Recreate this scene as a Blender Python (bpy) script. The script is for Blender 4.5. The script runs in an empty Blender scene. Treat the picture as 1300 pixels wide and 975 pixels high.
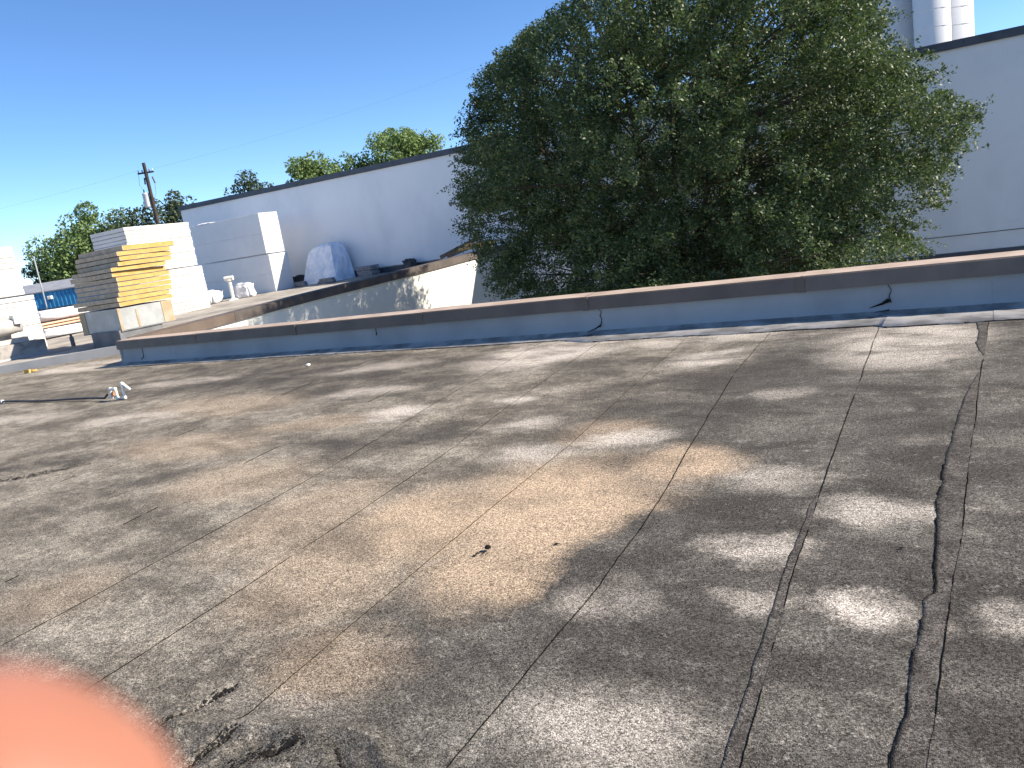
import bpy, bmesh, math, random
import numpy as np
from mathutils import Vector, Matrix, noise as mnoise
rnd = random.Random(7)
S = bpy.context.scene
COL = S.collection
R = math.radians

# ------------------------------------------------------------------ camera
CAM_H = 1.65
PITCH, ROLL, YAW = R(11.3), R(8.9), R(33)
fw = Vector((-math.sin(YAW)*math.cos(PITCH), math.cos(YAW)*math.cos(PITCH), -math.sin(PITCH)))
rt = Vector((math.cos(YAW), math.sin(YAW), 0))
up = rt.cross(fw)
cr = math.cos(ROLL)*rt - math.sin(ROLL)*up
cu = math.sin(ROLL)*rt + math.cos(ROLL)*up
CM = Matrix((cr, cu, -fw)).transposed().to_4x4()
CM.translation = Vector((0, 0, CAM_H))
cam_d = bpy.data.cameras.new('camera')
cam = bpy.data.objects.new('camera', cam_d)
cam.matrix_world = CM
cam_d.sensor_width = 36
cam_d.lens = 976/1300*36
cam_d.clip_start = 0.004
cam_d.clip_end = 3000
cam_d.dof.use_dof = True
cam_d.dof.focus_distance = 6.5
cam_d.dof.aperture_fstop = 11
COL.objects.link(cam)
S.camera = cam

# ------------------------------------------------------------------ light
SUN_AZ = math.atan2(1.0, 2.1)                 # from +X towards +Y
SUN_EL = math.atan2(1.7, math.hypot(2.1, 1.0))
w = bpy.data.worlds.new('World'); S.world = w; w.use_nodes = True
nt = w.node_tree; nt.nodes.clear()
sky = nt.nodes.new('ShaderNodeTexSky'); sky.sky_type = 'NISHITA'; sky.sun_disc = False
sky.sun_elevation = SUN_EL; sky.sun_rotation = math.pi/2 - SUN_AZ
sky.air_density = 0.6; sky.dust_density = 0.0; sky.ozone_density = 3.0
bg = nt.nodes.new('ShaderNodeBackground'); bg.inputs[1].default_value = 0.12
wo = nt.nodes.new('ShaderNodeOutputWorld')
hs = nt.nodes.new('ShaderNodeHueSaturation'); hs.inputs['Saturation'].default_value = 1.12; hs.inputs['Hue'].default_value = 0.501
nt.links.new(sky.outputs[0], hs.inputs['Color']); nt.links.new(hs.outputs[0], bg.inputs[0]); nt.links.new(bg.outputs[0], wo.inputs[0])
sd = bpy.data.lights.new('sun', 'SUN'); sd.energy = 5.0; sd.angle = R(0.55); sd.color = (1.0, 0.90, 0.76)
so = bpy.data.objects.new('sun', sd); COL.objects.link(so)
sdir = Vector((math.cos(SUN_AZ)*math.cos(SUN_EL), math.sin(SUN_AZ)*math.cos(SUN_EL), math.sin(SUN_EL)))
so.rotation_euler = sdir.to_track_quat('Z', 'Y').to_euler()
so.location = (20, 10, 30)
S.view_settings.view_transform = 'Standard'; S.view_settings.look = 'None'
S.view_settings.exposure = 0.98; S.view_settings.gamma = 1.0
S.view_settings.use_curve_mapping = False
S.cycles.max_bounces = 6; S.cycles.diffuse_bounces = 3; S.cycles.transparent_max_bounces = 6

# ------------------------------------------------------------------ helpers
def tag(o, label=None, cat=None, group=None, kind=None):
    if label: o['label'] = label
    if cat: o['category'] = cat
    if group: o['group'] = group
    if kind: o['kind'] = kind
    return o
def empty(name, loc=(0, 0, 0), rz=0.0):
    o = bpy.data.objects.new(name, None); o.location = loc; o.rotation_euler = (0, 0, rz)
    o.empty_display_size = 0.1
    COL.objects.link(o); return o

class MB:
    """collects simple shapes and links them as one mesh object"""
    def __init__(s): s.v = []; s.f = []; s.smooth = []
    def add(s, vs, fs, sm=False):
        n = len(s.v); s.v += [tuple(v) for v in vs]; s.f += [tuple(i+n for i in f) for f in fs]
        s.smooth += [sm]*len(fs); return s
    def box(s, x0, x1, y0, y1, z0, z1, M=None, j=0.0):
        vs = [Vector((x, y, z)) for z in (z0, z1) for (x, y) in ((x0, y0), (x1, y0), (x1, y1), (x0, y1))]
        if j: vs = [v+Vector([rnd.uniform(-j, j) for _ in range(3)]) for v in vs]
        if M: vs = [M @ v for v in vs]
        return s.add(vs, [(3, 2, 1, 0), (4, 5, 6, 7), (0, 1, 5, 4), (1, 2, 6, 5), (2, 3, 7, 6), (3, 0, 4, 7)])
    def tube(s, pts, r, n=8, cap=True):
        pts = [Vector(p) for p in pts]; rs = r if isinstance(r, (list, tuple)) else [r]*len(pts)
        vs = []
        for i, p in enumerate(pts):
            a = pts[max(i-1, 0)]; b = pts[min(i+1, len(pts)-1)]; t = (b-a)
            t = t.normalized() if t.length > 1e-9 else Vector((0, 0, 1))
            u = t.orthogonal().normalized() if abs(t.z) > .95 else t.cross(Vector((0, 0, 1))).normalized()
            q = t.cross(u)
            for k in range(n):
                an = 2*math.pi*k/n; vs.append(p+(u*math.cos(an)+q*math.sin(an))*rs[i])
        fs = []
        for i in range(len(pts)-1):
            for k in range(n):
                fs.append((i*n+k, i*n+(k+1) % n, (i+1)*n+(k+1) % n, (i+1)*n+k))
        s.add(vs, fs, True)
        if cap:
            s.add(vs[:n], [tuple(range(n))]); s.add(vs[-n:], [tuple(range(n))[::-1]])
        return s
    def lathe(s, prof, c, n=24):
        vs = []; fs = []
        for (r, z) in prof:
            for k in range(n):
                a = 2*math.pi*k/n; vs.append((c[0]+r*math.cos(a), c[1]+r*math.sin(a), c[2]+z))
        for i in range(len(prof)-1):
            for k in range(n): fs.append((i*n+k, i*n+(k+1) % n, (i+1)*n+(k+1) % n, (i+1)*n+k))
        fs.append(tuple((len(prof)-1)*n+k for k in range(n)))
        return s.add(vs, fs, True)
    def build(s, name, mat, parent=None, bevel=0.0, seg=1):
        me = bpy.data.meshes.new(name); me.from_pydata(s.v, [], s.f)
        me.polygons.foreach_set('use_smooth', s.smooth)
        bm = bmesh.new(); bm.from_mesh(me)
        bmesh.ops.recalc_face_normals(bm, faces=bm.faces); bm.to_mesh(me); bm.free()
        me.materials.append(mat); me.update()
        o = bpy.data.objects.new(name, me); COL.objects.link(o)
        if parent is not None:
            o.parent = parent
        if bevel:
            b = o.modifiers.new('bevel', 'BEVEL'); b.width = bevel; b.segments = seg; b.limit_method = 'ANGLE'
        return o
def np_mesh(name, V, F, mat, parent=None, smooth=False):
    me = bpy.data.meshes.new(name); V = np.asarray(V, np.float32); F = np.asarray(F, np.int32)
    k = F.shape[1]
    me.vertices.add(len(V)); me.vertices.foreach_set('co', V.ravel())
    me.loops.add(F.size); me.loops.foreach_set('vertex_index', F.ravel())
    me.polygons.add(len(F)); me.polygons.foreach_set('loop_start', np.arange(0, F.size, k, dtype=np.int32))
    me.polygons.foreach_set('loop_total', np.full(len(F), k, np.int32))
    if smooth: me.polygons.foreach_set('use_smooth', np.ones(len(F), bool))
    me.update(calc_edges=True); me.materials.append(mat)
    o = bpy.data.objects.new(name, me); COL.objects.link(o)
    if parent is not None: o.parent = parent
    return o

# ------------------------------------------------------------------ materials
class NT:
    def __init__(s, name):
        s.m = bpy.data.materials.new(name); s.m.use_nodes = True; s.t = s.m.node_tree
        s.b = s.t.nodes['Principled BSDF']; s.geo = None
    def n(s, k, **p):
        x = s.t.nodes.new(k)
        for a, b in p.items(): setattr(x, a, b)
        return x
    def l(s, a, b): s.t.links.new(a, b)
    def pos(s, local=False):
        if local: return s.n('ShaderNodeTexCoord').outputs['Object']
        if s.geo is None: s.geo = s.n('ShaderNodeNewGeometry')
        return s.geo.outputs['Position']
    def noise(s, scale, detail=4, rough=.55, vec=None, stretch=None, dist=0.0, col=False):
        v = vec if vec is not None else s.pos()
        if stretch:
            mp = s.n('ShaderNodeMapping'); mp.inputs['Scale'].default_value = stretch; s.l(v, mp.inputs['Vector']); v = mp.outputs[0]
        t = s.n('ShaderNodeTexNoise'); t.inputs['Scale'].default_value = scale; t.inputs['Detail'].default_value = detail
        t.inputs['Roughness'].default_value = rough; t.inputs['Distortion'].default_value = dist
        s.l(v, t.inputs['Vector']); return t.outputs['Color' if col else 'Fac']
    def ramp(s, fac, lo, hi, a=0.0, b=1.0, smooth=True):
        m = s.n('ShaderNodeMapRange'); m.interpolation_type = 'SMOOTHSTEP' if smooth else 'LINEAR'
        for i, x in zip(('From Min', 'From Max', 'To Min', 'To Max'), (lo, hi, a, b)): m.inputs[i].default_value = x
        s.l(fac, m.inputs['Value']); return m.outputs['Result']
    def mix(s, fac, a, b, mode='MIX'):
        m = s.n('ShaderNodeMix', data_type='RGBA', blend_type=mode)
        if isinstance(fac, (int, float)): m.inputs[0].default_value = fac
        else: s.l(fac, m.inputs[0])
        for sock, x in ((m.inputs[6], a), (m.inputs[7], b)):
            if isinstance(x, tuple): sock.default_value = (*x, 1)
            else: s.l(x, sock)
        return m.outputs[2]
    def math(s, op, a, b=0.0, clamp=False):
        m = s.n('ShaderNodeMath', operation=op, use_clamp=clamp)
        for i, x in ((0, a), (1, b)):
            if isinstance(x, (int, float)): m.inputs[i].default_value = x
            else: s.l(x, m.inputs[i])
        return m.outputs[0]
    def bump(s, h, dist, strength=1.0):
        b = s.n('ShaderNodeBump'); b.inputs['Distance'].default_value = dist; b.inputs['Strength'].default_value = strength
        s.l(h, b.inputs['Height']); s.l(b.outputs[0], s.b.inputs['Normal']); return b
    def fin(s, col, rough=.8, spec=.3, metal=0.0):
        if isinstance(col, tuple): s.b.inputs['Base Color'].default_value = (*col, 1)
        else: s.l(col, s.b.inputs['Base Color'])
        if isinstance(rough, (int, float)): s.b.inputs['Roughness'].default_value = rough
        else: s.l(rough, s.b.inputs['Roughness'])
        s.b.inputs['Specular IOR Level'].default_value = spec; s.b.inputs['Metallic'].default_value = metal
        return s.m

def simple(name, c, c2=None, scale=3.0, rough=.8, spec=.3, metal=0.0, bump=0.0, bscale=40, stretch=None, lo=.35, hi=.65):
    k = NT(name); c2 = c2 or tuple(x*.8 for x in c)
    col = k.mix(k.ramp(k.noise(scale, 6, .6, stretch=stretch), lo, hi), c2, c)
    if bump: k.bump(k.noise(bscale, 4, .6), bump)
    return k.fin(col, rough, spec, metal)

def granules(k, base, lo=.22, hi=1.85):
    vor = k.n('ShaderNodeTexVoronoi'); vor.inputs['Scale'].default_value = 215; k.l(k.pos(), vor.inputs['Vector'])
    sepc = k.n('ShaderNodeSeparateColor'); k.l(vor.outputs['Color'], sepc.inputs[0])
    gr = k.noise(150, 3, .8)
    g1 = k.math('MULTIPLY', k.ramp(sepc.outputs[0], .0, 1, lo, hi, False), k.math('MULTIPLY', k.ramp(gr, .32, .68, .5, 1.5, False), k.ramp(k.noise(52, 3, .8), .3, .7, .66, 1.34, False)))
    gv = k.n('ShaderNodeCombineXYZ')
    for i in range(3): k.l(g1, gv.inputs[i])
    hs = k.math('ADD', k.math('MULTIPLY', gr, 1.0), k.math('MULTIPLY', vor.outputs['Distance'], -.8))
    k.bump(hs, .004, .7)
    return k.mix(1.0, base, gv.outputs[0], 'MULTIPLY')
def roof_mat():
    k = NT('weathered_granule_roofing'); P = k.pos()
    # warped position for stain outlines
    wn = k.noise(2.0, 8, .74, col=True)
    sub = k.n('ShaderNodeVectorMath', operation='SUBTRACT'); k.l(wn, sub.inputs[0]); sub.inputs[1].default_value = (.5, .5, .5)
    sc = k.n('ShaderNodeVectorMath', operation='MULTIPLY'); k.l(sub.outputs[0], sc.inputs[0]); sc.inputs[1].default_value = (.55, .62, 0)
    ad = k.n('ShaderNodeVectorMath', operation='ADD'); k.l(P, ad.inputs[0]); k.l(sc.outputs[0], ad.inputs[1])
    WP = ad.outputs[0]
    def blobs(lst):
        acc = None
        for (x, y, rx, ry, ang, amp) in lst:
            mp = k.n('ShaderNodeMapping', vector_type='TEXTURE')
            mp.inputs['Location'].default_value = (x, y, 0); mp.inputs['Rotation'].default_value = (0, 0, R(ang))
            mp.inputs['Scale'].default_value = (rx, ry, 5)
            k.l(WP, mp.inputs['Vector'])
            g = k.n('ShaderNodeTexGradient', gradient_type='SPHERICAL'); k.l(mp.outputs[0], g.inputs[0])
            v = k.ramp(g.outputs['Fac'], 0.0, .68, 0, amp)
            acc = v if acc is None else k.math('MAXIMUM', acc, v)
        return acc
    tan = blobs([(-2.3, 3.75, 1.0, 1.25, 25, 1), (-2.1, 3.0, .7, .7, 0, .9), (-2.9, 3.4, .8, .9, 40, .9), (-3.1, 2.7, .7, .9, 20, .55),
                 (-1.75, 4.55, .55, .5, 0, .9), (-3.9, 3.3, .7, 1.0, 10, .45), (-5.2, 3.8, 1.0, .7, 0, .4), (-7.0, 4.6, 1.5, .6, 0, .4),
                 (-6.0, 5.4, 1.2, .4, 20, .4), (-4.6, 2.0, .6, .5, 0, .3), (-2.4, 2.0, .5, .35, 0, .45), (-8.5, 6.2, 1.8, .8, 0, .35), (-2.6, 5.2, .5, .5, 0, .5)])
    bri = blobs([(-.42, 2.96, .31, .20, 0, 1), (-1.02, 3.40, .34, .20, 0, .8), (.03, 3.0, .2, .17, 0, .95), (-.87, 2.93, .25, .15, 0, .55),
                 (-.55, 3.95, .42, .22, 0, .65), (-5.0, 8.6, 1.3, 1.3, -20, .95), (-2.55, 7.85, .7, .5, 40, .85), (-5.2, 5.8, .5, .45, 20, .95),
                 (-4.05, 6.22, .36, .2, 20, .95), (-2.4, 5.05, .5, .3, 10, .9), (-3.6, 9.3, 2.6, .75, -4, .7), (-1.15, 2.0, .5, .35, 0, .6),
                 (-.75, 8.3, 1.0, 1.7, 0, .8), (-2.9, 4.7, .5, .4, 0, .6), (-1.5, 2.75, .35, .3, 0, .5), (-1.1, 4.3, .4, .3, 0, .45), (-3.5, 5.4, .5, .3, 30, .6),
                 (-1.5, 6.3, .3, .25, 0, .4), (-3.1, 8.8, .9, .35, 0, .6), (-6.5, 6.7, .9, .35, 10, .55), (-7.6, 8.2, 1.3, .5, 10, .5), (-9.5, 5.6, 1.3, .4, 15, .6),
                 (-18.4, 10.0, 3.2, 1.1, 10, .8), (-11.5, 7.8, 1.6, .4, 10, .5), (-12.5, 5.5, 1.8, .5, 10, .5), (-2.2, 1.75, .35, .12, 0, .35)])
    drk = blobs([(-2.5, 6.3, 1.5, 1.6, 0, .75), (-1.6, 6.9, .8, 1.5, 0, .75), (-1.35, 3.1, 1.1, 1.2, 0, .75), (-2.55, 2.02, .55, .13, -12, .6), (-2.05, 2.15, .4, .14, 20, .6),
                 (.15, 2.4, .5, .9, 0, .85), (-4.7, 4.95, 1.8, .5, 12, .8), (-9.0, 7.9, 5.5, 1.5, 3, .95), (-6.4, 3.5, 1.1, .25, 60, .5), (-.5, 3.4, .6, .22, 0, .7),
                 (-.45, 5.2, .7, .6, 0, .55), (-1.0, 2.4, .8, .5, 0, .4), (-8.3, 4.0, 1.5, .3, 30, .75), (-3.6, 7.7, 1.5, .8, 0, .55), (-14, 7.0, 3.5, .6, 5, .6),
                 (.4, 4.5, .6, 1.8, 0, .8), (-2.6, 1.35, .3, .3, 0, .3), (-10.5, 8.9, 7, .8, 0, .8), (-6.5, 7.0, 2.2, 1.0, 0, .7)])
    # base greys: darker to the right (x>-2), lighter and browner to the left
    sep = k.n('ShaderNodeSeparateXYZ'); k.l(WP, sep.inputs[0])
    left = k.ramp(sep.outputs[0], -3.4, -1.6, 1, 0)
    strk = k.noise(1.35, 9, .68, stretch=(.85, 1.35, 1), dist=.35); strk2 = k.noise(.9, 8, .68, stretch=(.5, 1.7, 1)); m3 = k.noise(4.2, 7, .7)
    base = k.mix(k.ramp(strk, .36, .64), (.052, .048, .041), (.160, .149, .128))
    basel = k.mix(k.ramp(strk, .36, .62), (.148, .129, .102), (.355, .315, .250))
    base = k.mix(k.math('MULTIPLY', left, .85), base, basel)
    lt = k.math('MULTIPLY', k.ramp(strk2, .52, .68), k.math('MULTIPLY', k.ramp(strk, .38, .62), .6))
    base = k.mix(lt, base, (.40, .355, .30)); m4 = k.noise(13, 5, .7); base = k.mix(k.ramp(m3, .34, .66, .5, 0), base, (.065, .059, .052)); base = k.mix(k.ramp(m4, .36, .56, .4, 0), base, (.07, .064, .057)); base = k.mix(k.ramp(m4, .56, .70, 0, .3), base, (.38, .35, .31)); base = k.mix(k.ramp(m3, .58, .74, 0, .35), base, (.36, .33, .29))
    edge = blobs([(-.35, 2.9, 1.75, 1.75, 0, 1)])
    edge = k.ramp(edge, .02, .16)
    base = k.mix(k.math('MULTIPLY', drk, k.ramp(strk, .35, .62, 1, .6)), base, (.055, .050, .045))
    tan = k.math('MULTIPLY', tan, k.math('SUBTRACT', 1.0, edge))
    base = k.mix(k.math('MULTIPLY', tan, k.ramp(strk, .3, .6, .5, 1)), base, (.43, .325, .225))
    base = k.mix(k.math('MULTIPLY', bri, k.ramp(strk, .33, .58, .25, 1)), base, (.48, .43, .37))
    blot = k.ramp(k.noise(5.5, 6, .7), .62, .75); base = k.mix(k.math('MULTIPLY', blot, .25), base, (.07, .062, .055))
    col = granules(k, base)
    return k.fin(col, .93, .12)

def paint_mat(name, c, dirt=(.35, .36, .38), amt=.35, rough=.7, joints=False):
    k = NT(name)
    a = k.ramp(k.noise(.5, 6, .6, stretch=(1, 1, .6)), .4, .75, 0, amt)
    b = k.ramp(k.noise(1.6, 6, .7, stretch=(2.2, 2.2, .25)), .55, .8, 0, amt*.7)
    col = k.mix(k.math('MAXIMUM', a, b), c, dirt)
    hl = k.ramp(k.noise(1.1, 3, .6, stretch=(.35, .35, 9)), .70, .74, 0, .25)
    if joints: col = k.mix(hl, col, tuple(x*.55 for x in c))
    k.bump(k.noise(14, 5, .65), .006, .5)
    return k.fin(col, rough, .25)

M = {}
M['roof'] = roof_mat()
M['roof_far'] = simple('pale_weathered_roofing', (.40, .37, .325), (.24, .22, .195), .9, .95, .1, bump=.004, bscale=60)
M['tar'] = simple('black_asphalt_bleed', (.022, .020, .018), (.012, .011, .010), 30, .97, .04)
_k = NT('dark_granule_patch'); _a = _k.mix(_k.ramp(_k.noise(7, 5, .7), .35, .65), (.060, .054, .048), (.115, .104, .092))
M['tape'] = _k.fin(granules(_k, _a), .95, .1)
M['wall_white'] = paint_mat('painted_concrete_wall', (.86, .865, .87), (.66, .68, .71), .55, joints=True)
M['yard_wall'] = paint_mat('cream_stucco_wall', (.86, .845, .76), (.72, .70, .63), .3)
M['flash'] = paint_mat('aluminium_coated_flashing', (.37, .37, .365), (.20, .205, .21), .75)
M['apron'] = simple('pale_flashing_apron', (.40, .375, .345), (.19, .178, .162), 2.6, .9, .2, bump=.003, bscale=80)
M['coping_brown'] = simple('weathered_brown_coping_metal', (.150, .114, .092), (.115, .088, .072), 2.2, .55, .4, metal=.15, bump=.002, bscale=12)
M['coping_tan'] = simple('faded_tan_coping_metal', (.19, .15, .125), (.15, .12, .10), 2.2, .6, .35, metal=.15, bump=.002, bscale=12)
M['coping_lit'] = simple('sunlit_coping_top', (.46, .37, .30), (.36, .28, .225), 2.4, .7, .25, bump=.002, bscale=14)  # paler copy of the coping metal, sunlight painted into its colour
M['coping_shaded'] = simple('tree_shaded_coping', (.13, .108, .095), (.09, .078, .072), 2.2, .7, .3, bump=.002, bscale=12)  # coping colour darkened to paint in the tree's shade
M['coping_dark'] = simple('dark_grey_wall_coping', (.085, .095, .115), (.06, .07, .085), 3, .6, .4)
M['foam'] = simple('white_foam_board', (.72, .695, .655), (.66, .625, .575), 1.6, .75, .25, bump=.006, bscale=9)
M['foam_wrap'] = simple('white_plastic_wrapped_foam', (.72, .71, .70), (.66, .66, .66), .9, .45, .4, bump=.01, bscale=4)
M['iso'] = simple('yellow_polyiso_core', (.56, .38, .135), (.50, .31, .10), 6, .85, .15, bump=.004, bscale=60)
M['iso_facer'] = simple('grey_paper_facer', (.40, .335, .26), (.29, .24, .185), 5, .9, .1)
M['iso_edge'] = simple('tan_board_edge', (.56, .46, .34), (.42, .34, .255), 7, .9, .1)
M['galv'] = simple('galvanised_sheet_metal', (.42, .44, .44), (.34, .35, .345), 2.4, .5, .4, metal=.25, bump=.002, bscale=7)
M['galv_stain'] = simple('rust_stained_metal', (.36, .28, .17), (.42, .36, .27), 3, .7, .3)
M['curb'] = simple('grey_coated_curb', (.19, .195, .20), (.14, .145, .15), 3, .85, .2, bump=.004)
M['pvc'] = simple('white_pvc', (.78, .77, .72), (.70, .68, .62), 8, .4, .4)
M['black_pipe'] = simple('dark_drain_line', (.05, .05, .05), (.09, .085, .08), 9, .6, .3)
M['copper'] = simple('orange_fitting', (.55, .26, .08), (.4, .2, .1), 20, .6, .3)
M['tarp'] = simple('pale_plastic_tarp', (.78, .83, .90), (.56, .66, .80), 3.2, .35, .5, bump=.05, bscale=2.3)
M['timber'] = simple('weathered_timber', (.22, .17, .12), (.13, .10, .075), 8, .9, .1, stretch=(1, 1, 6))
M['paver'] = simple('grey_concrete_paver', (.30, .30, .31), (.22, .22, .23), 6, .95, .1)
M['blue'] = simple('blue_ribbed_metal', (.06, .33, .58), (.05, .27, .50), 2, .45, .4)
M['grey_roofing'] = simple('grey_metal_roof', (.30, .31, .33), (.22, .23, .25), 2, .6, .3)
M['plain_wall'] = simple('mauve_grey_wall', (.30, .28, .31), (.25, .235, .26), 1, .9, .1)
M['bag'] = simple('white_wrap', (.74, .74, .76), (.60, .61, .66), 3, .5, .4, bump=.03, bscale=6)
M['orange_wrap'] = simple('salmon_board_band', (.66, .42, .30), (.55, .33, .23), 4, .7, .2)
M['fan'] = simple('dull_beige_aluminium', (.52, .49, .45), (.42, .40, .37), 4, .55, .4, metal=.3)
M['concrete'] = simple('silo_concrete', (.66, .66, .66), (.56, .57, .58), .35, .9, .1, stretch=(1, 1, .25))
M['wood_pole'] = simple('creosoted_pole', (.075, .06, .05), (.045, .038, .032), 4, .9, .1)
M['transformer'] = simple('light_grey_enamel', (.60, .61, .62), (.52, .53, .54), 6, .5, .4)
M['ceramic'] = simple('brown_porcelain', (.10, .07, .06), None, 9, .3, .5)
M['wire'] = simple('weathered_wire', (.10, .11, .13), None, 5, .7, .3)
M['ground'] = simple('dusty_ground', (.20, .18, .15), (.12, .12, .08), .15, .95, .1)
M['yard_ground'] = simple('courtyard_concrete', (.26, .25, .23), (.18, .175, .16), .7, .95, .1)
M['bark'] = simple('grey_brown_bark', (.105, .085, .068), (.06, .05, .04), 8, .95, .1, stretch=(4, 4, 1), bump=.01, bscale=14)
M['glass_dark'] = simple('dark_cap', (.08, .085, .09), None, 9, .5, .4)

def leaf_mat(name, cols, rough=.42, spec=.45, trans=.25):
    k = NT(name)
    g = k.n('ShaderNodeNewGeometry'); r = g.outputs['Random Per Island']
    cr_ = k.n('ShaderNodeValToRGB'); e = cr_.color_ramp.elements
    e[0].position = 0; e[0].color = (*cols[0], 1); e[1].position = 1; e[1].color = (*cols[-1], 1)
    for i, c in enumerate(cols[1:-1]):
        x = e.new((i+1)/(len(cols)-1)); x.color = (*c, 1)
    k.l(r, cr_.inputs[0])
    k.fin(cr_.outputs[0], rough, spec)
    tr = k.n('ShaderNodeBsdfTranslucent'); k.l(k.mix(.5, cr_.outputs[0], (.10, .16, .02)), tr.inputs[0])
    mx = k.n('ShaderNodeMixShader'); mx.inputs[0].default_value = trans
    out = k.t.nodes['Material Output']; k.l(k.b.outputs[0], mx.inputs[1]); k.l(tr.outputs[0], mx.inputs[2]); k.l(mx.outputs[0], out.inputs[0])
    return k.m
M['leaf_big'] = leaf_mat('dark_glossy_leaf', [(.028, .052, .024), (.048, .082, .034), (.075, .118, .046), (.115, .160, .068), (.16, .17, .095)], .50, .35, .28)
M['leaf_mid'] = leaf_mat('mid_green_leaf', [(.12, .19, .07), (.18, .26, .09), (.24, .32, .13)], .6, .3, .3)
M['leaf_dark'] = leaf_mat('dark_green_leaf', [(.06, .085, .045), (.08, .11, .06), (.10, .13, .065)], .6, .3, .2)
M['leaf_light'] = leaf_mat('yellow_green_leaf', [(.17, .25, .08), (.22, .31, .11), (.26, .34, .14)], .6, .3, .35)

# ------------------------------------------------------------------ terrain
GZ = -3.6
g = MB(); g.add([(-900, -900, GZ), (900, -900, GZ), (900, 900, GZ), (-900, 900, GZ)], [(0, 1, 2, 3)])
tag(g.build('ground', M['ground']), kind='structure')
g = MB(); g.add([(-16.4, 10.2, GZ+.01), (14, 10.2, GZ+.01), (14, 27.3, GZ+.01), (-16.4, 27.3, GZ+.01)], [(0, 1, 2, 3)])
tag(g.build('courtyard_ground', M['yard_ground']), kind='structure')

# ------------------------------------------------------------------ near roof: lapped cap sheets
PY0 = 9.95                      # face of the near parapet
def nz(x, y, s, seed=0.0): return mnoise.noise(Vector((x*s, y*s, seed)))
WR = [(-3.3, 1.30), (-2.95, 1.37), (-2.65, 1.44), (-2.41, 1.53), (-2.15, 1.60), (-2.02, 1.64), (-1.85, 1.63), (-1.6, 1.5)]
def wr_y(x):
    if x <= WR[0][0]: return WR[0][1]
    for (a, b), (c, d) in zip(WR, WR[1:]):
        if x <= c: return b+(d-b)*(x-a)/(c-a)
    return WR[-1][1]
CRK = [((-2.74, 1.36), (-2.66, 1.70), .012), ((-2.43, 1.28), (-2.41, 1.50), .02), ((-2.18, 1.44), (-2.13, 1.54), .02), ((-1.98, 1.58), (-1.84, 1.48), .010)]
def segd(x, y, a, b):
    vx, vy = b[0]-a[0], b[1]-a[1]; t = max(0, min(1, ((x-a[0])*vx+(y-a[1])*vy)/(vx*vx+vy*vy)))
    return math.hypot(x-a[0]-t*vx, y-a[1]-t*vy), t
def rh(x, y):
    h = .012*nz(x, y, .45, 3)+.003*nz(x, y, 2.3, 9)
    if -3.6 < x < -1.2 and y < 2.2:
        wy = wr_y(x)+.03*nz(x, y, 5, 1); d = y-wy
        env = max(0, 1-abs((x+2.35)/1.15)**3)
        h += env*.022*math.exp(-(d/.045)**2)
        if d < 0:
            h += env*(.018*nz(x, y, 5, 4)+.009*nz(x, y, 11, 5)+.007*nz(x, y, 27, 6))*min(1, -d/.06)
        for a, b, ww in CRK:
            dd, t = segd(x, y, a, b)
            h -= .009*math.exp(-(dd/ww)**2)
            h += .004*math.exp(-((dd-.05)/.03)**2)
    return h
# each seam is a polyline x(y)
SE = [
 [(-0.5, 4.0), (2, 4.1), (6, 4.0), (9.95, 3.9)], [(-.5, 3.05), (9.95, 2.95)], [(-.5, 2.1), (9.95, 2.0)], [(-.5, 1.15), (9.95, 1.05)],
 [(-.5, .2), (2.1, -.20), (4, -.15), (6.2, -.12), (9.1, -.06), (9.95, -.05)],
 [(-.5, -.62), (1.9, -.67), (3.1, -.77), (4.5, -.85), (6.3, -.94), (8.7, -1.06), (9.95, -1.1)],
 [(-.5, -1.45), (1.64, -1.53), (2.9, -1.57), (3.9, -1.66), (4.7, -1.78), (7.2, -2.12), (9.95, -2.3)],
 [(-.5, -2.35), (1.6, -2.45), (2.2, -2.52), (3.8, -2.67), (4.9, -2.74), (6.8, -2.98), (8.6, -3.19), (9.95, -3.35)],
 [(-.5, -3.2), (1.4, -3.34), (2.15, -3.40), (3.4, -3.55), (4.5, -3.70), (5.9, -3.96), (9.95, -4.6)],
 [(-.5, -4.15), (1.7, -4.29), (2.5, -4.37), (3.8, -4.50), (4.7, -4.67), (5.9, -4.93), (9.95, -5.6)],
 [(-.5, -5.1), (2, -5.24), (2.6, -5.31), (3.3, -5.45), (6, -5.95), (9.95, -6.6)],
]
for i in range(1, 19):
    o = .955*i
    SE.append([(-.5, -5.1-o), (2, -5.24-o), (3.3, -5.45-o), (6, -5.9-o), (9.95, -6.5-o), (14, -7.0-o)])
def sx(i, y):
    pl = SE[i]
    if y <= pl[0][0]: return pl[0][1]
    for (a, b), (c, d) in zip(pl, pl[1:]):
        if y <= c: return b+(d-b)*(y-a)/(c-a)
    return pl[-1][1]
def sxn(i, y): return sx(i, y)+.008*nz(i*7.3, y, 2.0)+.003*nz(i*3.1, y, 14)+.002*nz(i*1.7, y, 40)
roof = empty('roof'); tag(roof, kind='structure')
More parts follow.
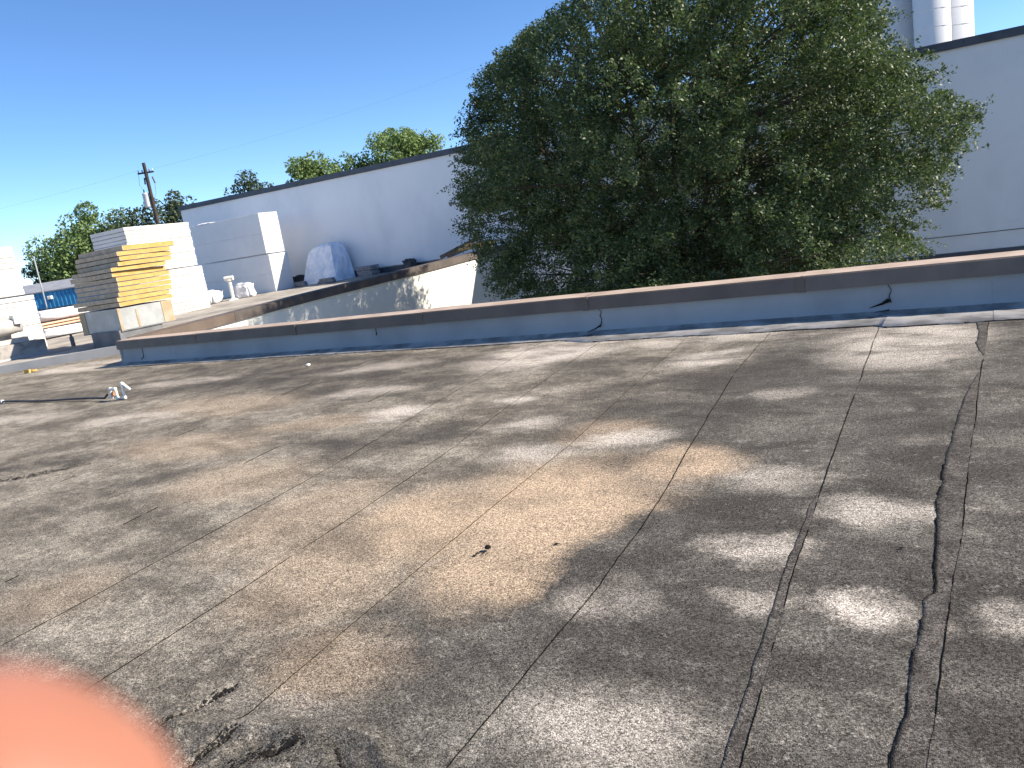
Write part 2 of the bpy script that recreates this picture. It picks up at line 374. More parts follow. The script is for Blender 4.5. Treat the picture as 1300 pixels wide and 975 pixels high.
for i in range(len(SE)-1):
    near = 3 <= i <= 9
    ytop = 9.97 if i < 21 else 13.5
    ys = []
    y = -.5
    while y < ytop:
        ys.append(y)
        if near: y += .30 if y < .8 else (.012 if (y < 2.1 and i in (6, 7, 8)) else .035 if y < 4 else .09)
        else: y += .18
    ys.append(ytop)
    ncol = (64 if i in (6, 7, 8) else 26) if near else 7
    V = []; F = []
    LAP = {8: .0035, 9: .005, 4: .003, 5: .002, 7: .003, 6: .0025, 10: .0022, 12: .003}.get(i+1, .0014)
    for y in ys:
        xl = sxn(i+1, y); xr = sxn(i, y)+.07
        for c in range(ncol+1):
            t = c/ncol; x = xl+(xr-xl)*t
            V.append((x, y, rh(x, y)+LAP*(.6+.4*min(1, max(0, .6+1.4*nz(i*9.1, y, 1.1))))*(1-min(1, t*1.02))-(.0025 if t > .96 else 0)))
        V.append(V[-ncol-1]); V.append((xl-.0005, y, rh(xl, y)-.004))
    W = ncol+3
    for r in range(len(ys)-1):
        for c in range(ncol): F.append((r*W+c, r*W+c+1, (r+1)*W+c+1, (r+1)*W+c))
        F.append((r*W+W-1, r*W+W-2, (r+1)*W+W-2, (r+1)*W+W-1))
    np_mesh('roof_sheet', V, F, M['roof'], roof, smooth=False if False else True)
# substrate of the roof deck under the sheets
g = MB(); g.box(-27, 6, -3, 10.15, GZ, -.03); g.build('roof_deck', M['roof_far'], roof)
g = MB(); g.box(-27, -16.75, 10.16, 15, GZ, -.033); g.build('roof_deck', M['roof_far'], roof)
# asphalt bleed-out along seams: ragged beads
def bead(pts_fn, y0, y1, w0, name='seam_bleed', step=.04, thr=-.1, seed=0, side=-1):
    V = []; F = []; prev = None; y = y0
    while y < y1:
        q = nz(seed*5.1+1.7, y, 1.6)+.5*nz(seed*2.2, y, 9)
        wd = w0*(.35+1.3*max(0, q-thr))*(1 if q > thr else 0)
        if wd > .0008:
            x = pts_fn(y); n = len(V)
            V += [(x+.002, y, rh(x, y)+.0062), (x+side*wd*.6, y, rh(x, y)+.006), (x+side*wd, y, rh(x, y)+.001)]
            if prev is not None: F += [(prev, prev+1, n+1, n), (prev+1, prev+2, n+2, n+1)]
            prev = n
        else: prev = None
        y += step
    if F: np_mesh(name, V, F, M['tar'], roof)
for i, (w0, th) in {4: (.0035, -.1), 5: (.0022, -.3), 6: (.003, -.35), 7: (.004, -.45), 8: (.0045, -.6), 9: (.007, -.8), 10: (.009, .15), 12: (.009, .2)}.items():
    bead(lambda y, i=i: sxn(i, y), .6, 9.5, w0, thr=th, seed=i, step=.03)
# strip patches beside the right-hand seam
def strip(name, fa, fb, y0, y1, mat, lift=.0016, step=.03, label=None):
    V = []; F = []; y = y0; rows = 0
    while y <= y1:
        a, b = fa(y), fb(y)
        cols = [a-.001]+[a+(b-a)*t/5 for t in range(6)]
        for j, x in enumerate(cols):
            V.append((x, y, rh(x, y)+(lift*(1-.3*(j-1)/5) if j else -.002)+.0015))
        rows += 1; y += step
    for r in range(rows-1):
        for c in range(6): F.append((r*7+c, r*7+c+1, (r+1)*7+c+1, (r+1)*7+c))
    o = np_mesh(name, V, F, mat, roof, smooth=False)
    if label: o['label'] = label
fB = lambda y: sxn(4, y)-.002
def fB1(y):
    d = np.interp(y, [-.5, 2.0, 3.1, 3.15, 3.9, 4.4, 5.8, 6.7, 6.9], [.09, .085, .085, .05, .115, .12, .10, .035, .004])
    return fB(y)-d-.010*nz(1, y, 4)-.007*nz(2, y, 19)-.004*nz(2, y, 55)
strip('repair_strip', fB1, lambda y: fB(y)-.001, .3, 6.9, M['tape'], label='ragged dark granule strip beside the seam')
strip('repair_strip', lambda y: fB(y)-np.interp(y, [7.5, 8.0, 8.6, 9.5], [.004, .08, .07, .16])-.01*nz(4, y, 9), lambda y: fB(y)-.001, 7.5, 9.5, M['tape'])
fA = lambda y: sxn(5, y)-.001
strip('repair_strip', lambda y: fA(y)-np.interp(y, [0, 2, 4, 4.2], [.07, .055, .03, .004])-.006*nz(7, y, 7), fA, .3, 4.2, M['tape'], lift=.0015)
# left edge of the strip gets a tar bead too
bead(fB1, 3.05, 4.7, .006, thr=-.3, seed=31, step=.02)
bead(fB1, .4, 3.0, .003, thr=-.1, seed=37, step=.02)
# cracked bare-bitumen flecks on the wrinkle
def flecks(cx, cy, dx, dy, n, spread, size, seed):
    rr = random.Random(seed); V = []; F = []
    for _ in range(n):
        t = rr.random(); x = cx+dx*t+rr.gauss(0, spread); y = cy+dy*t+rr.gauss(0, spread); k = rr.randint(4, 7); s = size*rr.uniform(.35, 1.2)
        m = len(V); ph = rr.random()*6
        el = rr.uniform(.35, .9)
        for j in range(k):
            a = ph+2*math.pi*j/k; q = s*rr.uniform(.6, 1.2); px, py = x+q*math.cos(a), y+q*el*math.sin(a)
            V.append((px, py, rh(px, py)+.0075))
        for j in range(1, k-1): F.append((m, m+j, m+j+1))
    return V, F
V, F = [], []
for a in [(-2.74, 1.38, .08, .32, 150, .010, .0055, 1), (-2.66, 1.69, -.04, -.06, 80, .012, .006, 2), (-2.43, 1.30, .02, .20, 160, .010, .006, 3), (-2.44, 1.3, .02, .2, 90, .03, .004, 14), (-2.20, 1.44, .08, .10, 60, .010, .011, 4),
          (-2.2, 1.44, .1, .1, 150, .035, .005, 15), (-2.25, 1.33, .02, .14, 120, .022, .006, 8), (-1.98, 1.58, .13, -.10, 90, .004, .006, 5), (-2.5, 1.35, 1.0, .2, 160, .06, .004, 16), (-8.3, 3.35, .5, .6, 260, .05, .014, 6), (-4.85, 5.35, .9, .45, 60, .05, .012, 7), (-3.0, 2.0, 4.5, 6.5, 40, .9, .005, 17), (-7, 3.0, 6.0, 5.0, 40, 1.2, .008, 18),
          (-2.35, 3.05, .01, .01, 10, .02, .012, 9), (-2.27, 2.22, .0, .0, 5, .01, .01, 10), (-.37, 3.5, .0, .05, 3, .01, .012, 11), (-2.0, 3.25, .0, .01, 4, .01, .010, 12)]:
    v, f = flecks(*a); F += [tuple(i+len(V) for i in q) for q in f]; V += v
o = np_mesh('bare_bitumen', V, F, M['tar'], roof); o['kind'] = 'stuff'

# ------------------------------------------------------------------ near parapet
PX0, PX1 = -16.72, 6.0
PT = .535                      # coping top
par = empty('parapet_wall', (-5, PY0+.15, 0))
tag(par, 'low roof-edge wall with brown coping and blue-grey flashing, running in front of the big tree', 'parapet')
def C_(o, p=par):      # keep world coordinates for children built in world space
    o.location = tuple(-c for c in p.location); return o
g = MB(); g.box(PX0+.05, PX1, PY0+.02, PY0+.30, GZ, PT-.06); C_(g.build('wall', M['yard_wall'], par))
# flashing sheets: face with a gentle cant on to the roof
FX = [PX0-.02, -15.9, -9.05, -4.78, -1.05, -.02, 3.2, PX1]
def apw(x): return float(np.interp(x, [-17, -8, -5.2, -4.7, -1.1, -1.0, 6], [.40, .44, .50, .72, .78, .92, .95]))+.03*nz(x, 5, 1.3)+.014*nz(x, 5, 8)
for a, b in zip(FX, FX[1:]):
    V = []; F = []; n = max(3, int((b-a)/.12)); b2 = b+.05
    for i in range(n+1):
        x = a+(b2-a)*i/n; e = .004 if i == 0 else .001+.003*(i < 2)
        wob = .012*nz(x, 3, 2.2)+.006*nz(x, 1, 7)
        prof = [(PY0-.012-e+wob*.3, PT-.17), (PY0-.014-e+wob, PT*.55), (PY0-.02-e+wob*.8, .14), (PY0-.075+wob, .05), (PY0-.17, .018+.006*nz(x, 2, 5)), (PY0-apw(x), .0125), (PY0-apw(x)-.003, .0)]
        for (yy, zz) in prof: V.append((x, yy, zz+(.004 if i < 1 else 0)+(rh(x, yy) if zz < .03 else 0)))
    k = 7
    for i in range(n):
        for j in range(k-1): F.append((i*k+j, (i+1)*k+j, (i+1)*k+j+1, i*k+j+1))
    F1 = [f for q, f in enumerate(F) if (q % (k-1)) < 3]; F2 = [f for q, f in enumerate(F) if (q % (k-1)) >= 3]
    C_(np_mesh('flashing_sheet', V, F1, M['flash'], par, smooth=True)); C_(np_mesh('flashing_apron', V, F2, M['apron'], par, smooth=True))
V, F = [], []
x = -16
while x < 3:
    q = nz(x, 7, 1.8)+.4*nz(x, 2, 9)
    if q > -.25:
        wd = .006+.012*max(0, q); y = PY0-apw(x); y2 = PY0-apw(x+.06); n = len(V)
        V += [(x, y+.002, rh(x, y)+.014), (x+.06, y2+.002, rh(x, y)+.014), (x+.06, y2-wd, rh(x, y)+.005), (x, y-wd, rh(x, y)+.005)]; F.append((n, n+3, n+2, n+1))
    x += .06
C_(np_mesh('seam_bleed', V, F, M['tar'], par))
# end face flashing
g = MB(); g.box(PX0-.03, PX0+.045, PY0-.03, PY0+.32, -.01, PT-.15); C_(g.build('end_flashing', M['flash'], par))
# dark lap cracks in the flashing
g = MB()
for x, z0 in ((-4.77, .10), (-1.04, .0), (-9.04, .22), (-15.89, .1)):
    g.tube([(x+.004*k*(-1)**k, PY0-.028-(.07 if k == 0 and z0 < .12 else 0), z0+(PT-.18-z0)*k/5) for k in range(6)], [.009, .007, .005, .005, .004, .004], 5)
g.tube([(-4.78, PY0-.05, .12), (-4.86, PY0-.07, .075), (-4.97, PY0-.12, .04)], [.012, .009, .004], 5)
g.tube([(-1.05, PY0-.04, .17), (-1.13, PY0-.045, .13), (-1.27, PY0-.05, .09)], [.026, .014, .003], 5)
g.tube([(-1.05, PY0-.09, .06), (-1.2, PY0-.1, .045)], [.007, .003], 5)
C_(g.build('flashing_crack', M['tar'], par))
# black open lap near the right break
V, F = [], []
for a in [(-1.25, PY0-.30, .2, .02, 26, .03, .02, 21), (-4.98, PY0-.32, .12, .05, 26, .03, .02, 22)]:
    v, f = flecks(*a); F += [tuple(i+len(V) for i in q) for q in f]; V += [(p[0], p[1], p[2]+.016) for p in v]
o = np_mesh('tar_patch', V, F, M['tar'], par); C_(o); o['kind'] = 'stuff'
# coping segments
CX = [PX0-.06, -13.95, -11.0, -8.0, -4.98, -2.02, .95, 3.9, PX1]
for q, (a, b) in enumerate(zip(CX, CX[1:])):
    dz = .004*(q % 2); V = []; dy = rnd.uniform(-.006, .006)
    sec = [(PY0-.065+dy, PT-.185), (PY0-.05+dy, PT-.012), (PY0-.035+dy, PT+.002), (PY0+.34, PT+.016), (PY0+.355, PT+.0), (PY0+.36, PT-.12), (PY0+.345, PT-.12), (PY0+.335, PT-.02), (PY0-.03+dy, PT-.028), (PY0-.055+dy, PT-.185)]
    g = MB(); n = len(sec)
    xs = [a+.004+(b-a-.008)*t/8 for t in range(9)]
    vs = []
    for x in xs:
        wv = .004*nz(x, 9, 1.7)
        vs += [(x, yy+wv, zz+dz+wv*.6) for yy, zz in sec]
    fs = [(i*n+j, i*n+(j+1) % n, (i+1)*n+(j+1) % n, (i+1)*n+j) for i in range(8) for j in range(n)]
    fs += [tuple(range(n)), tuple(8*n+j for j in range(n))]
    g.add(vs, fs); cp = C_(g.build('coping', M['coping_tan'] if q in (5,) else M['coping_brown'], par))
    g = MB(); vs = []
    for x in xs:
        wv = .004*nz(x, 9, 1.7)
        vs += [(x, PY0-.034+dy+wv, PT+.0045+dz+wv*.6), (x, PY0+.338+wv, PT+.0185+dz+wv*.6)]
    g.add(vs, [(2*i, 2*i+1, 2*i+3, 2*i+2) for i in range(8)]); tp_ = g.build('sunlit_top', M['coping_lit'], cp); tp_.location = (0, 0, 0)  # thin pale sheet carries the painted sunlight on the coping
for x in CX[1:-1]:
    g = MB(); g.box(x-.05, x+.05, PY0-.068, PY0+.34, PT-.19, PT+.0); C_(g.build('joint_cover', M['coping_brown'], par))

# ------------------------------------------------------------------ left (higher) roof
def lz(y): return .2+.022*(y-11)
lr = empty('left_roof'); tag(lr, kind='structure')
# near edge runs diagonally; sheets run parallel to the yard wall
def edge_y(x): return 9.7+.79*(x+21.9)
xs = [-16.75]
while xs[-1] > -40: xs.append(xs[-1]-1.02)
for a, b in zip(xs, xs[1:]):
    x0, x1 = b, a+.06
    V = []; F = []; rows = 26
    for r in range(rows+1):
        for c in range(5):
            x = x0+(x1-x0)*c/4; ys_ = min(edge_y(x), 13.2); y = ys_+(27.25-ys_)*r/rows
            V.append((x, y, lz(y)+.02*(1-c/4)+.012*nz(x, y, .8)))
    for r in range(rows):
        for c in range(4): F.append((r*5+c, r*5+c+1, (r+1)*5+c+1, (r+1)*5+c))
    np_mesh('roof_sheet', V, F, M['roof_far'], lr, smooth=True)
g = MB()
P = [(-45, edge_y(-45)), (-17.5, edge_y(-17.5)), (-16.7, 13.2), (-16.7, 27.3), (-45, 27.3)]
g.add([(x, y+.02, GZ) for x, y in P]+[(x, y+.02, lz(y)-.03) for x, y in P], [(5, 6, 7, 8, 9)]+[(i, (i+1) % 5, 5+(i+1) % 5, 5+i) for i in range(5)])
g.build('roof_deck', M['roof_far'], lr)
g = MB()   # edge upstand facing the near roof
for i in range(24):
    xa = -41+i; xb = xa+1.0 if i < 23 else -17.5
    ya, yb = edge_y(xa), edge_y(xb)
    g.add([(xa, ya-.03, -.02), (xb, yb-.03, -.02), (xb, yb-.01, lz(yb)+.03), (xa, ya-.01, lz(ya)+.03), (xa, ya+.1, lz(ya)+.035), (xb, yb+.1, lz(yb)+.035)], [(0, 1, 2, 3), (3, 2, 5, 4)])
g.build('edge_flashing', M['flash'], lr)

# ------------------------------------------------------------------ yard wall with its coping
yw = empty('courtyard_wall', (-16.7, 18, GZ))
tag(yw, 'pale courtyard side wall left of the big tree, dappled with leaf shadows', 'wall')
YZ = [(9.9, .53), (12.5, .62), (15, .72), (17.4, .78), (22, .90), (25, 1.0), (27.28, 1.06)]
def yz(y): return float(np.interp(y, [a for a, _ in YZ], [b for _, b in YZ]))
g = MB(); yl = [10.26, 12.5, 15, 17.4, 22, 25, 27.28]
vs = []
for y in yl:
    vs += [(-16.98, y, GZ), (-16.66, y, GZ), (-16.66, y, yz(y)-.06), (-16.98, y, yz(y)-.06)]
fs = [(i*4+j, i*4+(j+1) % 4, (i+1)*4+(j+1) % 4, (i+1)*4+j) for i in range(len(yl)-1) for j in range(4)]+[(0, 1, 2, 3), (24, 25, 26, 27)]
g.add(vs, fs); C_(g.build('wall', M['yard_wall'], yw), yw)
yy = [10.33, 13.1, 16.0, 19.0, 22.0, 24.8, 27.28]
for a, b in zip(yy, yy[1:]):
    g = MB(); a += .004; b -= .004
    sec = [(-16.61, -.24), (-16.615, -.01), (-16.64, .0), (-17.02, .012), (-17.03, -.1), (-16.97, -.1), (-16.65, -.2)]
    n = len(sec)
    g.add([(x, a, yz(a)+z) for x, z in sec]+[(x, b, yz(b)+z) for x, z in sec], [(j, (j+1) % n, n+(j+1) % n, n+j) for j in range(n)]+[tuple(range(n)), tuple(range(n, 2*n))])
    C_(g.build('coping', M['coping_brown'] if b < 14 else M['coping_shaded'], yw), yw)  # segments under the tree get the painted-shade colour

# ------------------------------------------------------------------ tall building behind
TY = 27.3
tb = empty('tall_building', (-18, TY+6, GZ))
tag(tb, 'long windowless building with a shaded pale wall and a dark roof edge behind the tree', 'building')
def tz(x): return 5.53+(4.96-5.53)*(x+37.1)/38.0
def slab(x0, x1, y0, y1, zb, zt, mat, name, p=tb):
    g = MB(); n = 12; vs = []
    for i in range(n+1):
        x = x0+(x1-x0)*i/n; b = zb(x) if callable(zb) else zb; t = zt(x) if callable(zt) else zt
        vs += [(x, y0, b), (x, y1, b), (x, y1, t), (x, y0, t)]
    fs = [(i*4+j, i*4+(j+1) % 4, (i+1)*4+(j+1) % 4, (i+1)*4+j) for i in range(n) for j in range(4)]+[(0, 1, 2, 3), (n*4, n*4+1, n*4+2, n*4+3)]
    g.add(vs, fs); return C_(g.build(name, mat, p), p)
slab(-37.1, 26, TY, TY+14, GZ, lambda x: tz(x)-.12, M['wall_white'], 'wall')
xs = [-37.2+3.05*i for i in range(21)]
for q, (a, b) in enumerate(zip(xs, xs[1:])):
    g = MB(); a += .003; b -= .003; d = .002*(q % 3)
    vs = []
    for x in (a, b):
        t = tz(x)
        vs += [(x, TY-.07-d, t-.24), (x, TY-.06-d, t), (x, TY+.4, t+.02), (x, TY+.4, t-.1), (x, TY-.04-d, t-.1), (x, TY-.05-d, t-.24)]
    g.add(vs, [(j, (j+1) % 6, 6+(j+1) % 6, 6+j) for j in range(6)]+[tuple(range(6)), tuple(range(6, 12))])
    C_(g.build('roof_edge_trim', M['coping_dark'], tb), tb)
# base flashing where the left roof meets the wall and the dark band low in the courtyard
slab(-37, -17.05, TY-.04, TY-.003, .5, .80, M['coping_dark'], 'base_flashing')
slab(-37, -17.05, TY-.055, TY-.002, .803, .845, M['apron'], 'flashing_bar')
slab(-16.6, 13.9, TY-.05, TY-.004, -2.6, -1.12, M['coping_dark'], 'dark_base_band')
slab(-16.6, 13.9, TY-.03, TY-.003, -.62, -.60, M['coping_dark'], 'wall_joint')

# ------------------------------------------------------------------ foam bundles
def bundle(x0, x1, y0, y1, z0, z1, n, mat, label, gap=.012, j=.012, top=None, skew=0.0):
    o = empty('foam_board_bundle', ((x0+x1)/2, (y0+y1)/2, z0)); tag(o, label, 'insulation bundle', 'white foam board bundles on the left roof')
    cx, cy = (x0+x1)/2, (y0+y1)/2; hx, hy = (x1-x0)/2, (y1-y0)/2; t = (z1-z0)/n
    for i in range(n):
        g = MB(); a, b, c = [rnd.uniform(-j, j) for _ in range(3)]
        g.box(-hx+a, hx+b, -hy+c, hy+a+skew*i, 0, t-gap, j=j*.25)
        s = g.build('foam_board', mat, o, bevel=.012); s.location = (0, 0, i*t)
    return o
G0 = 'white foam board bundles on the left roof'
bundle(-29.5, -27.2, 17.57, 20.4, .36, 2.12, 12, M['foam'], 'lower sunlit ribbed bundle of white foam boards just behind the yellow board pile', .014, .012)
bundle(-29.45, -27.22, 17.45, 20.25, 2.15, 3.88, 12, M['foam'], 'upper sunlit ribbed bundle of white foam boards just behind the yellow board pile', .012, .016)
bundle(-32.6, -27.75, 24.4, 25.55, .46, 2.19, 2, M['foam_wrap'], 'lower plain-sided white bundle with a triangle of sunlight on its narrow end', .0005, .001)
bundle(-32.6, -27.8, 24.35, 25.45, 2.24, 4.05, 2, M['foam_wrap'], 'upper plain-sided white bundle with its narrow end fully sunlit, nearer the tall wall', .0005, .001)
g = MB(); V = []
for i in range(9):
    for k in range(4):
        V.append((-32.6+.16*i, 24.36+.3*k, 4.06+.09*math.sin(math.pi*k/3)*math.sin(math.pi*min(1, (i+1)/9))+.02*rnd.random()))
g.add(V, [(i*4+k, i*4+k+1, (i+1)*4+k+1, (i+1)*4+k) for i in range(8) for k in range(3)], True)
o = g.build('plastic_sheet', M['bag']); tag(o, 'scrap of white plastic lying on top of the plain-sided foam bundle', 'plastic sheet')
bundle(-27.8, -24.95, 8.6, 12.55, .28, 1.92, 11, M['foam'], 'lower white foam bundle at the left edge of the picture behind the roof fan', .010, .015)
bundle(-27.85, -25.02, 8.7, 12.35, 1.96, 3.42, 9, M['foam'], 'upper white foam bundle at the left edge of the picture', .008, .012)

# ------------------------------------------------------------------ equipment curb carrying the yellow boards
cb = empty('equipment_curb', (-20.3, 12.3, .2)); tag(cb, 'grey sheet-metal roof box on a narrower dark base, under the pile of yellow boards', 'roof box')
def LB(o, p): o.location = tuple(-c for c in p.location); return o
g = MB(); g.box(-20.75, -19.42, 11.62, 12.9, .15, .62); LB(g.build('base', M['curb'], cb, bevel=.01), cb)
g = MB(); g.box(-21.2, -19.4, 11.70, 13.32, .60, 1.19); LB(g.build('box_body', M['galv'], cb, bevel=.006), cb)
g = MB(); g.box(-21.22, -19.39, 11.685, 13.34, .575, .60); LB(g.build('bottom_flange', M['curb'], cb), cb)
g = MB(); g.box(-19.41, -19.385, 11.69, 11.76, .60, 1.19); g.box(-19.41, -19.388, 12.98, 13.3, .60, 1.19); g.box(-19.41, -19.39, 12.2, 12.26, .62, 1.1); LB(g.build('rust_streak', M['galv_stain'], cb), cb)
g = MB(); g.box(-21.2, -20.95, 11.685, 11.70, .60, 1.19); LB(g.build('corner_stain', M['galv_stain'], cb), cb)
g = MB(); g.box(-19.7, -19.6, 11.655, 11.70, .57, .62); LB(g.build('clip', M['pvc'], cb), cb)
# loose boards
ORD = ['topmost', 'second from top', 'third from top', 'fourth from top', 'fifth from top', 'sixth from top', 'seventh from top', 'eighth from top', 'ninth from top', 'tenth from top', 'eleventh from top', 'lowest']
nb = 12; z = 1.22; hts = []
offs = [(.10, .0, .0), (-.12, .0, .02), (.04, .0, 0), (.03, .02, 0), (-.06, .0, .01), (-.10, .0, 0), (-.22, -.16, .0), (-.28, -.05, -.02), (.04, .0, -.01), (-.02, 0, .02), (-.10, .02, 0), (.14, .02, .02)]
th = [.13, .13, .13, .13, .13, .13, .14, .12, .13, .13, .13, .14]
for i in range(nb):
    a, b, rz = offs[i]; t = th[i]
    o = empty('insulation_board', (-20.35+b*.7, 12.5+a*.45+.036*i, z), rz*1.6)
    tag(o, f'{ORD[nb-1-i]} yellow foam board with grey paper faces in the loose pile' if i not in (0, nb-1) else ('lowest yellow foam board of the loose pile, resting on the grey roof box' if i == 0 else 'topmost board of the yellow pile, paler cream along its edge'), 'insulation board', 'loose yellow insulation boards piled on the roof box')
    g = MB(); n = 14
    # slightly warped core
    def wv(x, y): return .008*nz(x+i*.3, y, .9)+.002*nz(x, y+i, 3)
    def sheet(name, z0, z1, mat, gx=0.0):
        g = MB(); vs = []; m = 8
        for zz in (z0, z1):
            for r in range(m+1):
                for c in range(m+1):
                    x = -1.0+2.0*c/m; y = -.76+1.56*r/m
                    x2 = x*(1+gx)+.008*nz(y, i+zz*9, 5); vs.append((x2, y+.008*nz(x, i*2+zz*9, 5), zz+wv(x, y)))
        N = (m+1)**2; fs = []
        for r in range(m):
            for c in range(m):
                q = r*(m+1)+c; fs += [(q, q+m+1, q+m+2, q+1), (N+q, N+q+1, N+q+m+2, N+q+m+1)]
        bd = [c for c in range(m+1)]+[r*(m+1)+m for r in range(1, m+1)]+[m*(m+1)+c for c in range(m-1, -1, -1)]+[r*(m+1) for r in range(m-1, 0, -1)]
        for k in range(len(bd)): a_, b_ = bd[k], bd[(k+1) % len(bd)]; fs.append((a_, b_, N+b_, N+a_))
        g.add(vs, fs); return g.build(name, mat, o)
    sheet('core', .008, t-.022, M['iso'])
    sheet('top_facer', t-.0225, t-.014, M['iso_facer'], .004)
    sheet('bottom_facer', .0, .0085, M['iso_facer'], .004)
    # browner strip over the core, on the near end only
    g = MB(); g.box(-1.0, 1.0, -.775, -.758, .006, t-.02); g.build('edge_facer', M['iso_edge'], o)
    z += t-.001

# ------------------------------------------------------------------ wrapped debris and vent pipe between the stacks
vp = empty('vent_pipe', (-28.2, 22.35, .44)); tag(vp, 'white tee-topped vent pipe standing in front of the plain white bundle', 'vent pipe')
g = MB(); g.tube([(0, 0, 0), (0, 0, .92)], .075, 14); g.build('riser', M['pvc'], vp)
g = MB(); g.tube([(-.16, -.10, .98), (.16, .10, .98)], .10, 14); g.build('tee_head', M['pvc'], vp)
g = MB(); g.lathe([(.11, 0), (.11, .06), (.13, .06), (.13, .0)], (0, 0, .86), 14); g.build('collar', M['pvc'], vp)
g = MB(); g.lathe([(.26, 0), (.22, .04), (.10, .10), (.09, .12)], (0, 0, 0), 18); g.build('boot', M['bag'], vp)
def lump(name, c, s, rz, mat, label, cat, seed, group=None, sub=3, amp=.18):
    bm = bmesh.new(); bmesh.ops.create_cube(bm, size=1.0)
    bmesh.ops.bevel(bm, geom=bm.edges[:], offset=.12, segments=2, affect='EDGES')
    bmesh.ops.subdivide_edges(bm, edges=bm.edges[:], cuts=sub, use_grid_fill=True)
    for v in bm.verts:
        d = mnoise.noise(v.co*2.6+Vector((seed, 0, 0)))*amp+mnoise.noise(v.co*7+Vector((seed, 3, 0)))*amp*.4
        v.co += v.co.normalized()*d
        v.co = Vector((v.co.x*s[0], v.co.y*s[1], max(v.co.z, -.48)*s[2]))
    for f in bm.faces: f.smooth = True
    me = bpy.data.meshes.new(name); bm.to_mesh(me); bm.free(); me.materials.append(mat)
    o = bpy.data.objects.new(name, me); COL.objects.link(o); o.location = c; o.rotation_euler = (0, 0, rz)
    return tag(o, label, cat, group)
lump('plastic_bag', (-28.9, 21.8, .44+.26), (.75, .85, .6), .2, M['bag'], 'crumpled white plastic bag left of the white vent pipe', 'plastic bag', 4.2)
lump('plastic_bag', (-28.1, 22.95, .46+.3), (.7, .6, .7), .4, M['bag'], 'rounded white plastic bag right of the white vent pipe', 'plastic bag', 9.1)

# ------------------------------------------------------------------ tarp-covered thing against the tall wall
tp = empty('tarp_covered_unit', (-26.3, 26.4, .55)); tag(tp, 'tall hump under a pale blue plastic tarp leaning against the tall wall', 'covered unit')
g = MB()
lev = [(.0, -1.5, 1.15, -.70, .55), (.5, -1.32, 1.06, -.62, .55), (1.0, -1.16, .97, -.52, .55), (1.42, -1.0, .88, -.42, .5), (1.62, -.72, .80, -.34, .45), (1.74, -.25, .62, -.2, .4)]
NP = 24; vs = []
for li, (zz, xa, xb, ya, yb) in enumerate(lev):
    for k in range(NP):
        t = 4*k/NP; s = int(t); u = t-s
        crn = [(xa, yb), (xa+.45, ya), (xb, ya), (xb, yb)]
        a, b = crn[s], crn[(s+1) % 4]
        x = a[0]+(b[0]-a[0])*u; y = a[1]+(b[1]-a[1])*u
        f = .10*nz(k*.9, zz*1.2, 1.3, 2)*(1-.3*li/5)+.05*nz(k*2.1, zz*4, 1.1, 5)
        vs.append((x+f, y-f, zz-(.0 if li else 0)))
fs = [(l*NP+k, l*NP+(k+1) % NP, (l+1)*NP+(k+1) % NP, (l+1)*NP+k) for l in range(len(lev)-1) for k in range(NP)]+[tuple((len(lev)-1)*NP+k for k in range(NP))]
g.add(vs, fs); g.build('tarp', M['tarp'], tp, bevel=0.0)
g = MB()
for x in (-1.2, .6):
    for zz in (0, .1):
        g = MB(); g.box(-.48+zz, .48-zz*.5, -.1, .1, .0, .095); q = g.build('ballast_block', M['paver'], tp, bevel=.006); q.location = (x, -.8, zz)
# clutter near the tall wall
pal = empty('paver_stack', (-24.0, 26.6, lz(26.6))); tag(pal, 'small stack of grey concrete pavers right of the tarp-covered hump', 'paver stack')
for i in range(5):
    g = MB(); a = rnd.uniform(-.05, .05); g.box(-.42+a, .42+a, -.3, .3, .0, .085, j=.01); p = g.build('paver', M['paver'], pal, bevel=.008); p.location = (0, 0, .095*i)
lump('scrap_heap', (-28.3, 26.5, lz(26.5)+.2), (.9, .6, .5), .3, M['black_pipe'], 'dark scrap heap at the left foot of the tarp-covered hump', 'scrap heap', 2.3, amp=.35)
lump('scrap_heap', (-21.8, 26.9, lz(26.9)+.22), (.5, .4, .5), .1, M['black_pipe'], 'small black bundle on the dark flashing along the tall wall', 'scrap heap', 5.3, amp=.3)
for k, (a, b, lab) in enumerate([((-19.1, 25.6, .95), (-17.3, 25.9, 1.5), 'upper dark timber leaning out towards the tree at the courtyard corner'), ((-18.6, 25.4, .95), (-17.2, 25.6, 1.27), 'lower dark timber leaning out towards the tree at the courtyard corner')]):
    g = MB(); A, B = Vector(a), Vector(b); d = (B-A).normalized(); u = d.cross(Vector((0, 0, 1))).normalized(); q = u.cross(d)
    vs = [P_+u*s1*.05+q*s2*.07 for P_ in (A, B) for s1, s2 in ((-1, -1), (1, -1), (1, 1), (-1, 1))]
    g.add(vs, [(0, 1, 2, 3), (4, 5, 6, 7), (0, 1, 5, 4), (1, 2, 6, 5), (2, 3, 7, 6), (3, 0, 4, 7)])
    tag(g.build('timber', M['timber']), lab, 'timber')
for k, (x, y, z_, rz, lab) in enumerate([(-16.9, 25.1, 1.12, .12, 'sunlit yellow board offcut on the corner of the courtyard wall, lower one'), (-16.8, 25.3, 1.24, .3, 'sunlit yellow board offcut on the corner of the courtyard wall, upper one')]):
    o = empty('board_offcut', (x, y, z_), rz); tag(o, lab, 'board offcut')
    g = MB(); g.box(-.5, .5, -.7, .7, 0, .08, j=.01); g.build('core', M['iso'], o)
    g = MB(); g.box(-.5, .5, -.7, .7, .082, .09, j=.002); g.build('facer', M['iso_facer'], o)

